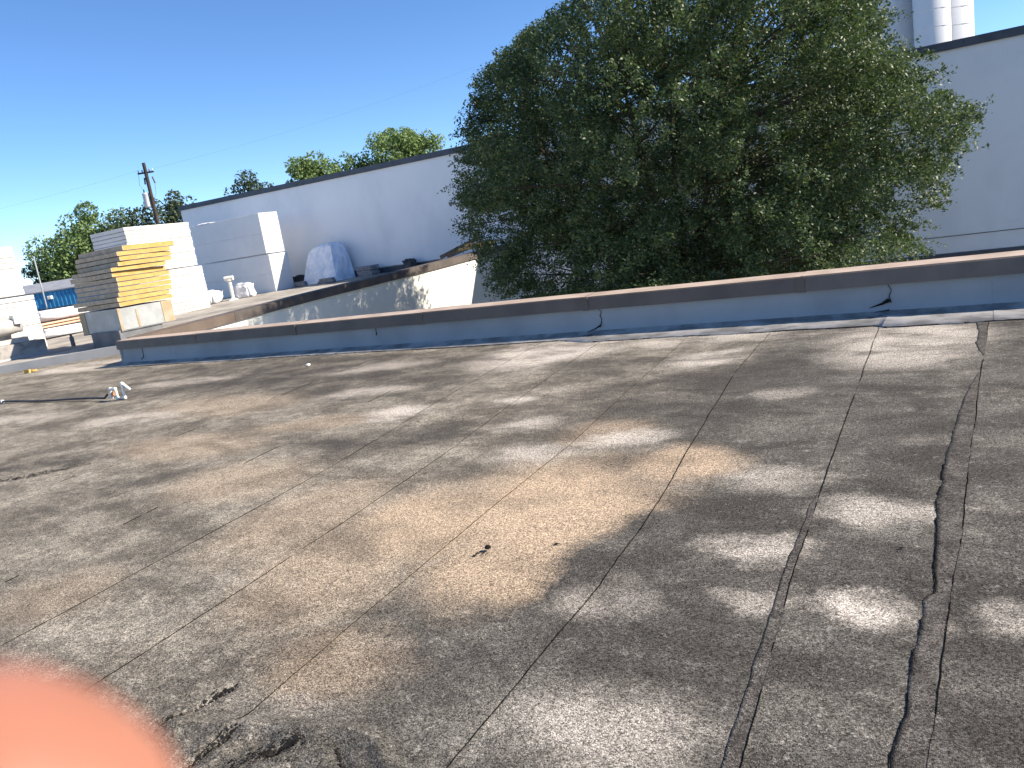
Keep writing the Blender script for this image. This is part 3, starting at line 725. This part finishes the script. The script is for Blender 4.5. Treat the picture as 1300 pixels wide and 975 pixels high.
# ------------------------------------------------------------------ wrapped goods between left bundles and the roof box
wg = empty('wrapped_pallet', (-30.2, 16.0, .3)); tag(wg, 'low pallet of white wrapped goods with a salmon band, left of the yellow board pile', 'pallet load')
def rl(name, s, c, mat, seed, amp=.08):
    o = lump(name, c, s, .0, mat, None, None, seed, amp=amp); o.parent = wg; return o
rl('lower_wrap', (2.2, 3.4, .42), (0, 0, .22), M['bag'], 1.1); rl('upper_wrap', (2.0, 3.3, .42), (0, 0, .82), M['bag'], 2.2)
g = MB(); g.box(-1.05, 1.05, -1.7, 1.7, .43, .50, j=.02); g.build('salmon_board', M['orange_wrap'], wg)
g = MB(); g.box(-1.0, 1.08, -1.72, 1.68, .54, .61, j=.02); g.build('salmon_board', M['orange_wrap'], wg)

# ------------------------------------------------------------------ rooftop fan at the left edge
fn = empty('roof_fan', (-23.6, 11.1, .2)); tag(fn, 'beige dome-hooded roof fan on a pale stepped curb at the left edge', 'roof fan')
g = MB(); g.box(-1.2, .28, -1.2, .62, -.3, .42); g.build('curb', M['apron'], fn, bevel=.03, seg=2)
g = MB(); g.box(-1.25, .36, -1.25, .70, -.45, .06); g.build('curb_skirt', M['flash'], fn, bevel=.04, seg=2)
g = MB(); g.box(-1.05, .05, -1.1, .3, .42, .56); g.build('base_plate', M['fan'], fn, bevel=.01)
g = MB(); g.lathe([(.30, .0), (.32, .12), (.62, .16), (.66, .24), (.66, .50), (.56, .56), (.30, .60), (.28, .78), (.16, .84), (.02, .86)], (-.55, -.2, .56), 24); g.build('dome', M['fan'], fn)
g = MB(); g.box(-.1, .14, .0, .25, .95, 1.22); g.build('disconnect_box', M['pvc'], fn, bevel=.01)
# thin pole leaning by the left bundles, little vent, scrap
g = MB(); g.tube([(0, 0, 0), (-.05, .05, 3.1)], .028, 8); o = g.build('thin_pole', M['galv']); o.location = (-31.1, 16.0, .3); o.rotation_euler = (0, 0, 0)
tag(o, 'thin pale pole standing at the right edge of the left foam bundles', 'pole')
o = empty('plumbing_vent', (-23.2, 12.4, .22)); tag(o, 'short dark plumbing vent on the left roof below the wrapped pallet', 'plumbing vent')
g = MB(); g.tube([(0, 0, 0), (0, 0, .3)], .06, 12); g.build('stub', M['curb'], o)
g = MB(); g.tube([(0, 0, .3), (.0, .0, .36)], .035, 10); g.build('cap', M['glass_dark'], o)
o = empty('foam_scrap', (-20.2, 9.55, .02)); tag(o, 'small yellow foam scraps on the sunlit roof left of the parapet end', 'foam scrap')
for (a, b, s, r_) in ((0, 0, .07, .3), (.11, .1, .05, 1.0), (-.12, .02, .04, 2.0)):
    g = MB(); g.box(-s, s, -s*.7, s*.7, 0, s*.9, Matrix.Rotation(r_, 4, 'Z'), j=.02); p = g.build('piece', M['iso'], o); p.location = (a, b, 0)

# ------------------------------------------------------------------ condensate trap and drain line
pt = empty('pipe_trap', (-11.55, 6.62, 0)); tag(pt, 'white plastic pipe trap standing on the roof at the end of the drain line', 'pipe trap')
K = [(-.34, .02, .26), (-.30, .02, .30), (-.02, .0, .30), (.0, .0, .27), (.02, -.0, .07), (.05, 0, .04), (.27, .05, .04), (.30, .05, .07), (.31, .05, .42), (.33, .06, .44), (.52, .14, .24)]
g = MB(); g.tube([(.52*x, .52*y, .58*z_) for x, y, z_ in K], .021, 12); g.build('trap_pipe', M['pvc'], pt)
for x, y, z_ in ((-.02, 0, .30), (.02, 0, .05), (.3, .05, .05), (.32, .05, .43), (-.30, .02, .30)):
    g = MB(); g.box(-.027, .027, -.027, .027, -.028, .028); p = g.build('elbow', M['pvc'], pt, bevel=.02, seg=3); p.location = (.52*x, .52*y, .58*z_)
g = MB(); g.tube([(-.18, .014, .16), (-.175, .014, .08), (-.18, .014, .02)], .024, 10); g.build('adapter', M['pvc'], pt)
g = MB(); g.tube([(-.13, .02, .10), (-.08, .02, .10)], .035, 10); g.build('fitting', M['copper'], pt)
dl = empty('drain_line', (-13.4, 6.6, 0)); tag(dl, 'dark drain line lying on the roof and leading to the white pipe trap', 'pipe')
pts = [(-11.80+1.0*0, 6.63, .10)]+[(-11.9-.45*i, 6.62-.012*i+.015*math.sin(i), .035+.006*math.sin(i*1.3)) for i in range(12)]
pts = [(x+13.4, y-6.6, z_) for x, y, z_ in pts]
g = MB(); g.tube(pts, .018, 10); g.build('pipe', M['black_pipe'], dl)
x, y, z_ = pts[8]; g = MB(); g.tube([(-.05, 0, 0), (.05, 0, 0)], .032, 10); p = g.build('coupling', M['pvc'], dl); p.location = (x, y, z_)
for q, (x, y, s, lab) in enumerate([(-9.35, 8.55, .035, 'tiny white pebble on the dark roof below the parapet'), (-2.33, 3.1, .018, 'small dark twig scrap beside the tan roof stain')]):
    bm = bmesh.new(); bmesh.ops.create_icosphere(bm, subdivisions=2, radius=s)
    for v in bm.verts: v.co *= 1+.4*mnoise.noise(v.co*40); v.co.z *= .6
    me = bpy.data.meshes.new('pebble'); bm.to_mesh(me); bm.free(); me.materials.append(M['pvc'] if q == 0 else M['tar'])
    o = bpy.data.objects.new('pebble' if q == 0 else 'twig_scrap', me); COL.objects.link(o); o.location = (x, y, s*.5+.01); tag(o, lab, 'pebble' if q == 0 else 'scrap')

# ------------------------------------------------------------------ foliage
def leaves(rs, C, N, size, asp=.55, up_bias=.35):
    """N leaf quads (rhombs folded along the midrib) around centres C"""
    n = len(C)
    nrm = rs.normal(size=(n, 3)); nrm[:, 2] = np.abs(nrm[:, 2])+up_bias; nrm /= np.linalg.norm(nrm, axis=1)[:, None]
    d = rs.normal(size=(n, 3)); d -= (d*nrm).sum(1)[:, None]*nrm; d /= np.linalg.norm(d, axis=1)[:, None]+1e-9
    s = np.cross(nrm, d); L = (size*rs.uniform(.6, 1.35, n))[:, None]; Wd = L*asp
    a = C-d*L*.5; b = C+s*Wd*.5+nrm*L*.06; c = C+d*L*.5; e = C-s*Wd*.5+nrm*L*.06
    V = np.stack([a, b, c, e], 1).reshape(-1, 3); F = np.arange(4*n).reshape(-1, 4)
    return V, F

def big_tree():
    rs = np.random.RandomState(11)
    base = np.array([-7.0, 19.2, GZ])
    t = empty('broadleaf_tree', tuple(base)); tag(t, 'large rounded dark-green tree rising from the courtyard between the near parapet and the tall wall', 'tree')
    cen = np.array([-6.9, 19.6, 3.8]); rad = np.array([6.6, 5.3, 6.2])
    # lobes (relative centre, radius) that make the outline uneven
    lob = []
    gold = math.pi*(3-math.sqrt(5))
    for i in range(46):
        zz = 1-2*(i+.5)/46; r = math.sqrt(1-zz*zz); th = i*gold
        u = np.array([r*math.cos(th), r*math.sin(th), zz])
        k = .74+.10*rs.rand()
        if zz < -.75: k *= .85
        lob.append((cen+u*rad*k, rs.uniform(1.25, 1.95)))
    # extra outline lobes, plus unseen high and rear ones added to shade the wall
    for p, r in [((-1.6, 17.6, 1.0), 1.7), ((-1.2, 17.8, 2.8), 1.6), ((-3.4, 16.2, .2), 1.6), ((-11.8, 18.6, 1.6), 1.5), ((-12.2, 18.8, 3.4), 1.4), ((-10.6, 17.4, -.6), 1.5), ((-8, 15.6, -1.0), 1.6), ((-5.6, 15.4, -.8), 1.5), ((-11.3, 19.5, 5.6), 1.4), ((-9.6, 19.5, 7.0), 1.3), ((-2.2, 19.3, 5.6), 1.6), ((-11.9, 19.5, 4.6), 1.0), ((-11, 22.3, 4.2), 1.4), ((-7.6, 17.5, 8.3), 1.5), ((-6.8, 18.8, 9.2), 1.5), ((-8.0, 18.2, 7.6), 1.3)]:
        lob.append((np.array(p), r))
    tips = []; 
    for c, r in lob:
        m = int(42*r*r)
        u = rs.normal(size=(m, 3)); u /= np.linalg.norm(u, axis=1)[:, None]
        rr = r*rs.uniform(.35, 1.0, m)**.5
        q = c+u*rr[:, None]*np.array([1, 1, .92])
        tips.append(q)
    tips = np.concatenate(tips)
    # interior tips
    u = rs.normal(size=(900, 3)); u /= np.linalg.norm(u, axis=1)[:, None]
    tips = np.concatenate([tips, cen+u*rad*(rs.uniform(.2, .8, 900)[:, None])])
    # drop tips in random holes
    ZL = [-1.8, -.36, .53, 1.66, 3.24, 4.94, 5.9, 6.64, 6.9, 7.3, 8.5, 10]; XL = [-12.3, -12.9, -13.4, -13.8, -13.8, -13.05, -12.3, -10.9, -9.9, -8.8, -7.8, -6]
    ZR = [-1.8, -.34, .65, 1.48, 2.38, 3.54, 4.1, 5.07, 7, 9]; XR = [-2.0, -1.2, -.94, -.4, -.1, -.76, -1.47, -1.57, -2.2, -4.2]
    def inside(p, m=.42, n_=.5):
        # the outline is that of a dome seen from the south; nearer boughs are held in a little more
        f = 19.4/p[1]; xe = p[0]*f; ze = 1.65+(p[2]-1.65)*f
        e = n_*mnoise.noise(Vector(p*.9))
        return np.interp(ze, ZL, XL)+m+e < xe < np.interp(ze, ZR, XR)-m+e
    keep = np.array([mnoise.noise(Vector(p*.8)) > (-.36 if p[0] > -7.5 else -.27) and inside(p) for p in tips]); tips = tips[keep]
    C = []
    out = tips-cen; out /= np.linalg.norm(out, axis=1)[:, None]
    per = int(720000/max(1, len(tips))/.83)
    for k in range(len(tips)):
        n = int((per if k % 3 else per//2)*np.interp(tips[k][0], [-11.5, -7.5], [.85, 1.0])*np.interp(tips[k][2], [6.4, 7.6], [1.0, .25]))
        ax = out[k]+rs.normal(size=3)*.5; ax[2] += .25; ax /= np.linalg.norm(ax)
        L = rs.uniform(.35, .8); tt = rs.uniform(-.5, 1, n)
        C.append(tips[k]+ax*tt[:, None]*L+rs.normal(size=(n, 3))*.10*(1.25-np.abs(tt))[:, None])
    C = np.concatenate(C)
    xe = C[:, 0]*19.4/C[:, 1]; ze = 1.65+(C[:, 2]-1.65)*19.4/C[:, 1]; jit = rs.normal(size=len(C))*.16-.20*np.sin(C[:, 2]*1.9+C[:, 1]*1.3)-.14*np.sin(C[:, 2]*4.3+1)-.08*np.sin(C[:, 2]*11+C[:, 1]*5)+.12
    C = C[(xe > np.interp(ze, ZL, XL)+jit+.05) & (xe < np.interp(ze, ZR, XR)+jit-.05)]
    print('tips', len(tips), 'leaves', len(C)); V, F = leaves(rs, C, len(C), .077, .5, .25)
    V -= base
    np_mesh('crown', V, F, M['leaf_big'], t)
    # trunk and limbs: multi-stem
    g = MB()
    stems = []
    for k in range(6):
        a = k*1.05+.3; p0 = Vector((.25*math.cos(a), .25*math.sin(a), 0)); pts = [p0]; d = Vector((.16*math.cos(a), .16*math.sin(a), 1)).normalized()
        for s in range(7):
            d = (d+Vector((rs.normal()*.06+.05*math.cos(a), rs.normal()*.06+.05*math.sin(a), .05))).normalized(); pts.append(pts[-1]+d*1.15)
        g.tube(pts, [.17-.02*s for s in range(8)], 8); stems.append(pts)
    g.build('trunk', M['bark'], t)
    sel = rs.permutation(len(tips))[:420]
    g = MB()
    nodes = [(p, i) for st in stems for i, p in enumerate(st) if i >= 2]
    for q in sel:
        T = Vector(tips[q]-base)
        best = min(nodes, key=lambda n_: (n_[0]-T).length+max(0, n_[0].z-T.z+.4)*1.5)[0]
        m1 = best.lerp(T, .45)+Vector((rs.normal()*.15, rs.normal()*.15, .12)); g.tube([best, m1, T, T+(T-m1)*.12], [.035, .02, .009, .003], 5, cap=False)
    o = g.build('branches', M['bark'], t)
big_tree()

def far_tree(c, r, zt, zb, mat, label, seed, n=9000, leaf=.26, trunk=True):
    rs = np.random.RandomState(seed); t = empty('broadleaf_tree', (c[0], c[1], GZ)); tag(t, label, 'tree', 'trees far beyond the roofs')
    cz = (zt+zb)/2; rz = (zt-zb)/2; C = []
    for i in range(30):
        u = rs.normal(size=3); u /= np.linalg.norm(u); k = rs.uniform(.45, .82)
        p = np.array([c[0]+u[0]*r*k, c[1]+u[1]*r*k, cz+u[2]*rz*k]); lr_ = rs.uniform(.22, .4)*min(r, rz*1.3)
        m = n//30; v = rs.normal(size=(m, 3)); v /= np.linalg.norm(v, axis=1)[:, None]
        C.append(p+v*lr_*(rs.uniform(.3, 1, m)[:, None]**.4)+rs.normal(size=(m, 3))*.06)
    C = np.concatenate(C); V, F = leaves(rs, C, len(C), leaf, .7, .2); V -= np.array([c[0], c[1], GZ])
    np_mesh('crown', V, F, mat, t)
    g = MB(); hh = cz-GZ
    g.tube([(0, 0, 0), (.1, .05, hh*.5), (-.1, .1, hh*1.05)], [r*.09, r*.07, r*.03], 8)
    for k in range(7):
        a = k*.9; g.tube([(0, 0, hh*.6), (r*.3*math.cos(a), r*.3*math.sin(a), hh*.85), (r*.6*math.cos(a), r*.6*math.sin(a), hh*1.05)], [r*.04, r*.025, r*.01], 6)
    g.build('trunk', M['bark'], t)
far_tree((-80.5, 47.0), 5.2, 11.0, 1.5, M['leaf_mid'], 'bushy green tree behind the yellow board pile, left of the utility pole', 1, 14000, .30)
far_tree((-86.0, 45.2), 3.0, 7.4, 1.0, M['leaf_dark'], 'small dark tree just right of the left foam bundles', 2, 6000, .28)
far_tree((-76.8, 50.0), 4.4, 10.2, 2, M['leaf_dark'], 'hazy dark tree just left of the utility pole', 3, 8000, .3)
far_tree((-73.3, 52.5), 4.2, 10.9, 2, M['leaf_dark'], 'hazy dark tree between the utility pole and the tall building', 4, 8000, .3)
far_tree((-65.4, 57.0), 3.3, 11.7, 4, M['leaf_dark'], 'dark treetop just above the left end of the tall wall', 5, 6000, .28)
far_tree((-61.0, 60.2), 2.3, 12.9, 6, M['leaf_light'], 'narrow pale treetop above the wall, leftmost of the two pale green ones', 6, 5000, .28)
far_tree((-58.6, 61.6), 3.6, 12.6, 6, M['leaf_light'], 'wide pale green treetop above the middle of the wall left of the big tree', 7, 9000, .28)
far_tree((-55.9, 63.2), 2.6, 12.1, 6, M['leaf_mid'], 'low green treetop trailing right of the wide pale one above the wall', 8, 5000, .28)
far_tree((-52.6, 65.6), 3.8, 14.0, 7, M['leaf_light'], 'pale green treetop above the wall, nearest the big tree', 9, 9000, .28)
far_tree((-49.9, 67.0), 2.6, 13.2, 7, M['leaf_light'], 'small pale treetop at the right end of the row above the wall', 10, 4500, .28)

# ------------------------------------------------------------------ blue building far left
bb = empty('blue_building', (-57, 30.2, GZ), math.atan2(1.44, 2.16)); tag(bb, 'low building with blue ribbed metal fascia and grey roof, past the left foam bundles', 'building')
g = MB(); g.box(-12, 12, .8, 10, 0, 5.2); g.build('wall', M['plain_wall'], bb)
g = MB(); g.box(-12, 12, -.02, .78, 4.75, 5.95)
for i in range(80): x = -12+.3*i; g.box(x, x+.07, -.07, -.02, 4.75, 5.95)
g.build('blue_fascia', M['blue'], bb)
g = MB(); g.add([(-12.2, -.15, 5.98), (12.2, -.15, 5.98), (12.2, 5, 6.7), (-12.2, 5, 6.7), (-12.2, 10, 6.0), (12.2, 10, 6.0), (-12.2, -.15, 5.9), (12.2, -.15, 5.9)], [(0, 1, 2, 3), (3, 2, 5, 4), (6, 7, 1, 0)])
g.build('roof', M['grey_roofing'], bb)
g = MB(); g.box(-.5, -.2, -.35, -.07, 5.35, 5.6); g.build('wall_lamp', M['pvc'], bb, bevel=.03)
g = MB(); g.box(1.0, 3.4, .6, .79, 1.2, 4.3); g.build('window', M['glass_dark'], bb)

# ------------------------------------------------------------------ utility pole
up_ = empty('utility_pole', (-55.5, 38.55, GZ)); tag(up_, 'wooden utility pole with a grey transformer can rising beyond the foam bundles', 'utility pole')
H = 10.9-GZ
g = MB(); g.tube([(0, 0, 0), (0, 0, H)], [.19, .13], 12); g.build('pole', M['wood_pole'], up_)
cdx, cdy = math.cos(R(33)), math.sin(R(33))
g = MB(); g.box(-.62, .62, -.06, .06, H-.80, H-.68, Matrix.Rotation(R(33), 4, 'Z')); g.build('crossarm', M['wood_pole'], up_)
g = MB(); g.lathe([(.02, 0), (.24, .02), (.25, .1), (.25, 1.0), (.26, 1.02), (.22, 1.12), (.05, 1.16)], (-.42*cdx, -.42*cdy, H-3.35), 16); g.build('transformer', M['transformer'], up_)
g = MB(); g.lathe([(.05, 0), (.07, .05), (.04, .1), (.06, .16), (.03, .25)], (-.42*cdx-.1, -.42*cdy, H-2.2), 10); g.build('bushing', M['ceramic'], up_)
g = MB(); g.box(-.3, .0, -.05, .05, H-3.0, H-2.9, Matrix.Rotation(R(33), 4, 'Z')); g.build('bracket', M['galv'], up_)
for s in (-.55, -.25, .3, .55):
    g = MB(); g.lathe([(.03, 0), (.06, .04), (.03, .08), (.055, .12), (.02, .2)], (s*cdx, s*cdy, H-.68), 10); g.build('insulator', M['transformer'] if abs(s) > .4 else M['ceramic'], up_)
for s in (.42, -.2):
    g = MB(); g.tube([(s*cdx, s*cdy, H-1.1), (s*1.25*cdx, s*1.25*cdy, H-1.6)], .06, 8); g.build('fuse_cutout', M['ceramic'], up_)
g = MB()
g.tube([(-.55*cdx, -.55*cdy, H-.6), (-.7*cdx, -.7*cdy, H-1.6), (-.42*cdx-.1, -.42*cdy, H-2.0)], .012, 5)
g.tube([(.5*cdx, .5*cdy, H-1.6), (.4*cdx, .4*cdy, H-2.4), (.05, 0, H-2.9)], .012, 5)
g.tube([(-.6*cdx, -.6*cdy, H-3.3), (-.8*cdx, -.8*cdy, H-4.2), (-.2, 0, H-4.6)], .012, 5)
g.build('jumper_wire', M['wire'], up_)
def wire(a, b, sag, label, r=.012):
    A, B = Vector(a), Vector(b); g = MB(); pts = []
    for i in range(25):
        t = i/24; p = A.lerp(B, t); p.z -= sag*4*t*(1-t); pts.append(p)
    g.tube(pts, r, 5); tag(g.build('power_line', M['wire']), label, 'power line', 'overhead power lines')
wire((-55.1, 38.9, 10.4), (-28.0, 62.0, 17.2), .8, 'faint power line from the pole across the sky to behind the big tree', .0035)
wire((-55.9, 38.3, 10.4), (-95, 22.0, 9.6), .8, 'short power line leaving the pole to the left', .0035)
wire((-55.5, 38.5, 7.0), (-38.0, 40.0, 6.0), .3, 'pale service wire from the pole down towards the end of the tall building', .018)

# ------------------------------------------------------------------ silos
def silo(x, y, r, zt, label, band=True):
    o = empty('silo', (x, y, GZ)); tag(o, label, 'silo', 'concrete silos behind the tall building')
    g = MB(); h = zt-GZ; g.lathe([(r, 0), (r, h)], (0, 0, 0), 64); g.build('drum', M['concrete'], o)
    g = MB()
    for k in range(int(h/1.4)): g.lathe([(r+.005, 1.4*k+.70), (r+.02, 1.4*k+.72), (r+.02, 1.4*k+.76), (r+.005, 1.4*k+.78)], (0, 0, 0), 64)
    g.build('hoop', M['concrete'], o)
    g = MB(); g.lathe([(r+.12, h), (r+.12, h+.3), (.3, h+1.6)], (0, 0, 0), 64); g.build('cap', M['grey_roofing'], o)
silo(-7.2, 82.5, 2.35, 26, 'leftmost of the three pale silos, half hidden by the tree')
silo(-3.95, 79.0, 1.4, 26, 'middle pale silo showing above the tall wall')
silo(-2.9, 81.2, 1.95, 26, 'rightmost pale silo with its sunlit edge against the sky')

# ------------------------------------------------------------------ the fingertip over the corner of the lens
def hand():
    def cw(x, y, z): return CM @ Vector((x, y, z))
    D = .0415; f = 976.
    tip = Vector(((-12-650)/f*D, -(1090-487.5)/f*D, -D))
    root = Vector((-.082, -.095, -.020)); 
    chains = []
    d = (tip-root)
    dn = d.normalized(); idx = [root, root+d*.38+Vector((.0, -.004, -.006)), root+d*.70+Vector((.0, .001, -.004)), tip-dn*.003, tip+dn*.0055, tip+dn*.0088]
    chains.append((idx, [.0105, .0105, .0105, .0108, .0098, .006]))
    bx = Vector((-.55, .45, .0)).normalized()*.0
    side = Vector((-.60, -.10, .75)).normalized()
    for k, ln in ((1, 1.05), (2, .97), (3, .8)):
        r0 = root+side*.020*k+Vector((-.002*k, -.001*k, 0))
        u = Vector((.25, .75, -.35)).normalized()
        curl = Vector((.75, .1, -.3)).normalized()
        chains.append(([r0, r0+u*.040*ln, r0+u*.048*ln+curl*.024*ln, r0+u*.036*ln+curl*.040*ln], [.0098, .0090, .0082, .0072]))
    palm_c = root+side*.030+Vector((-.020, -.055, .01)); wrist = palm_c+Vector((-.018, -.065, .012)); arm = wrist+Vector((-.06, -.20, .03))
    th = [palm_c+Vector((.018, .0, -.020)), palm_c+Vector((.045, .012, -.030)), palm_c+Vector((.062, .034, -.032)), palm_c+Vector((.070, .055, -.030))]
    V = [wrist, palm_c, arm]; E = [(0, 1), (0, 2)]; Rr = [.026, .028, .036]
    for pts, rr in chains+[(th, [.013, .012, .0105, .0085])]:
        prev = 1
        for p, r in zip(pts, rr):
            V.append(p); E.append((prev, len(V)-1)); Rr.append(r); prev = len(V)-1
    me = bpy.data.meshes.new('hand'); me.from_pydata([tuple(cw(*v)) for v in V], E, [])
    o = bpy.data.objects.new('hand', me); COL.objects.link(o)
    sk = o.modifiers.new('skin', 'SKIN'); sk.use_smooth_shade = True
    lay = me.skin_vertices[0] if len(me.skin_vertices) else None
    if lay is None:
        bm = bmesh.new(); bm.from_mesh(me); bm.verts.layers.skin.verify(); bm.to_mesh(me); bm.free(); lay = me.skin_vertices[0]
    for i, r in enumerate(Rr): lay.data[i].radius = (r, r)
    lay.data[0].use_root = True
    ss = o.modifiers.new('sub', 'SUBSURF'); ss.levels = 2; ss.render_levels = 2
    k = NT('skin'); c = k.mix(k.ramp(k.noise(60, 4, .6), .35, .65), (.32, .13, .08), (.37, .155, .10))
    k.fin(c, .5, .35); k.b.inputs['Subsurface Weight'].default_value = .25; k.b.inputs['Subsurface Radius'].default_value = (.012, .004, .002); k.b.inputs['Subsurface Scale'].default_value = .5
    me.materials.append(k.m)
    tag(o, 'out-of-focus pink fingertip of the photographer over the lower left corner', 'hand')
hand()
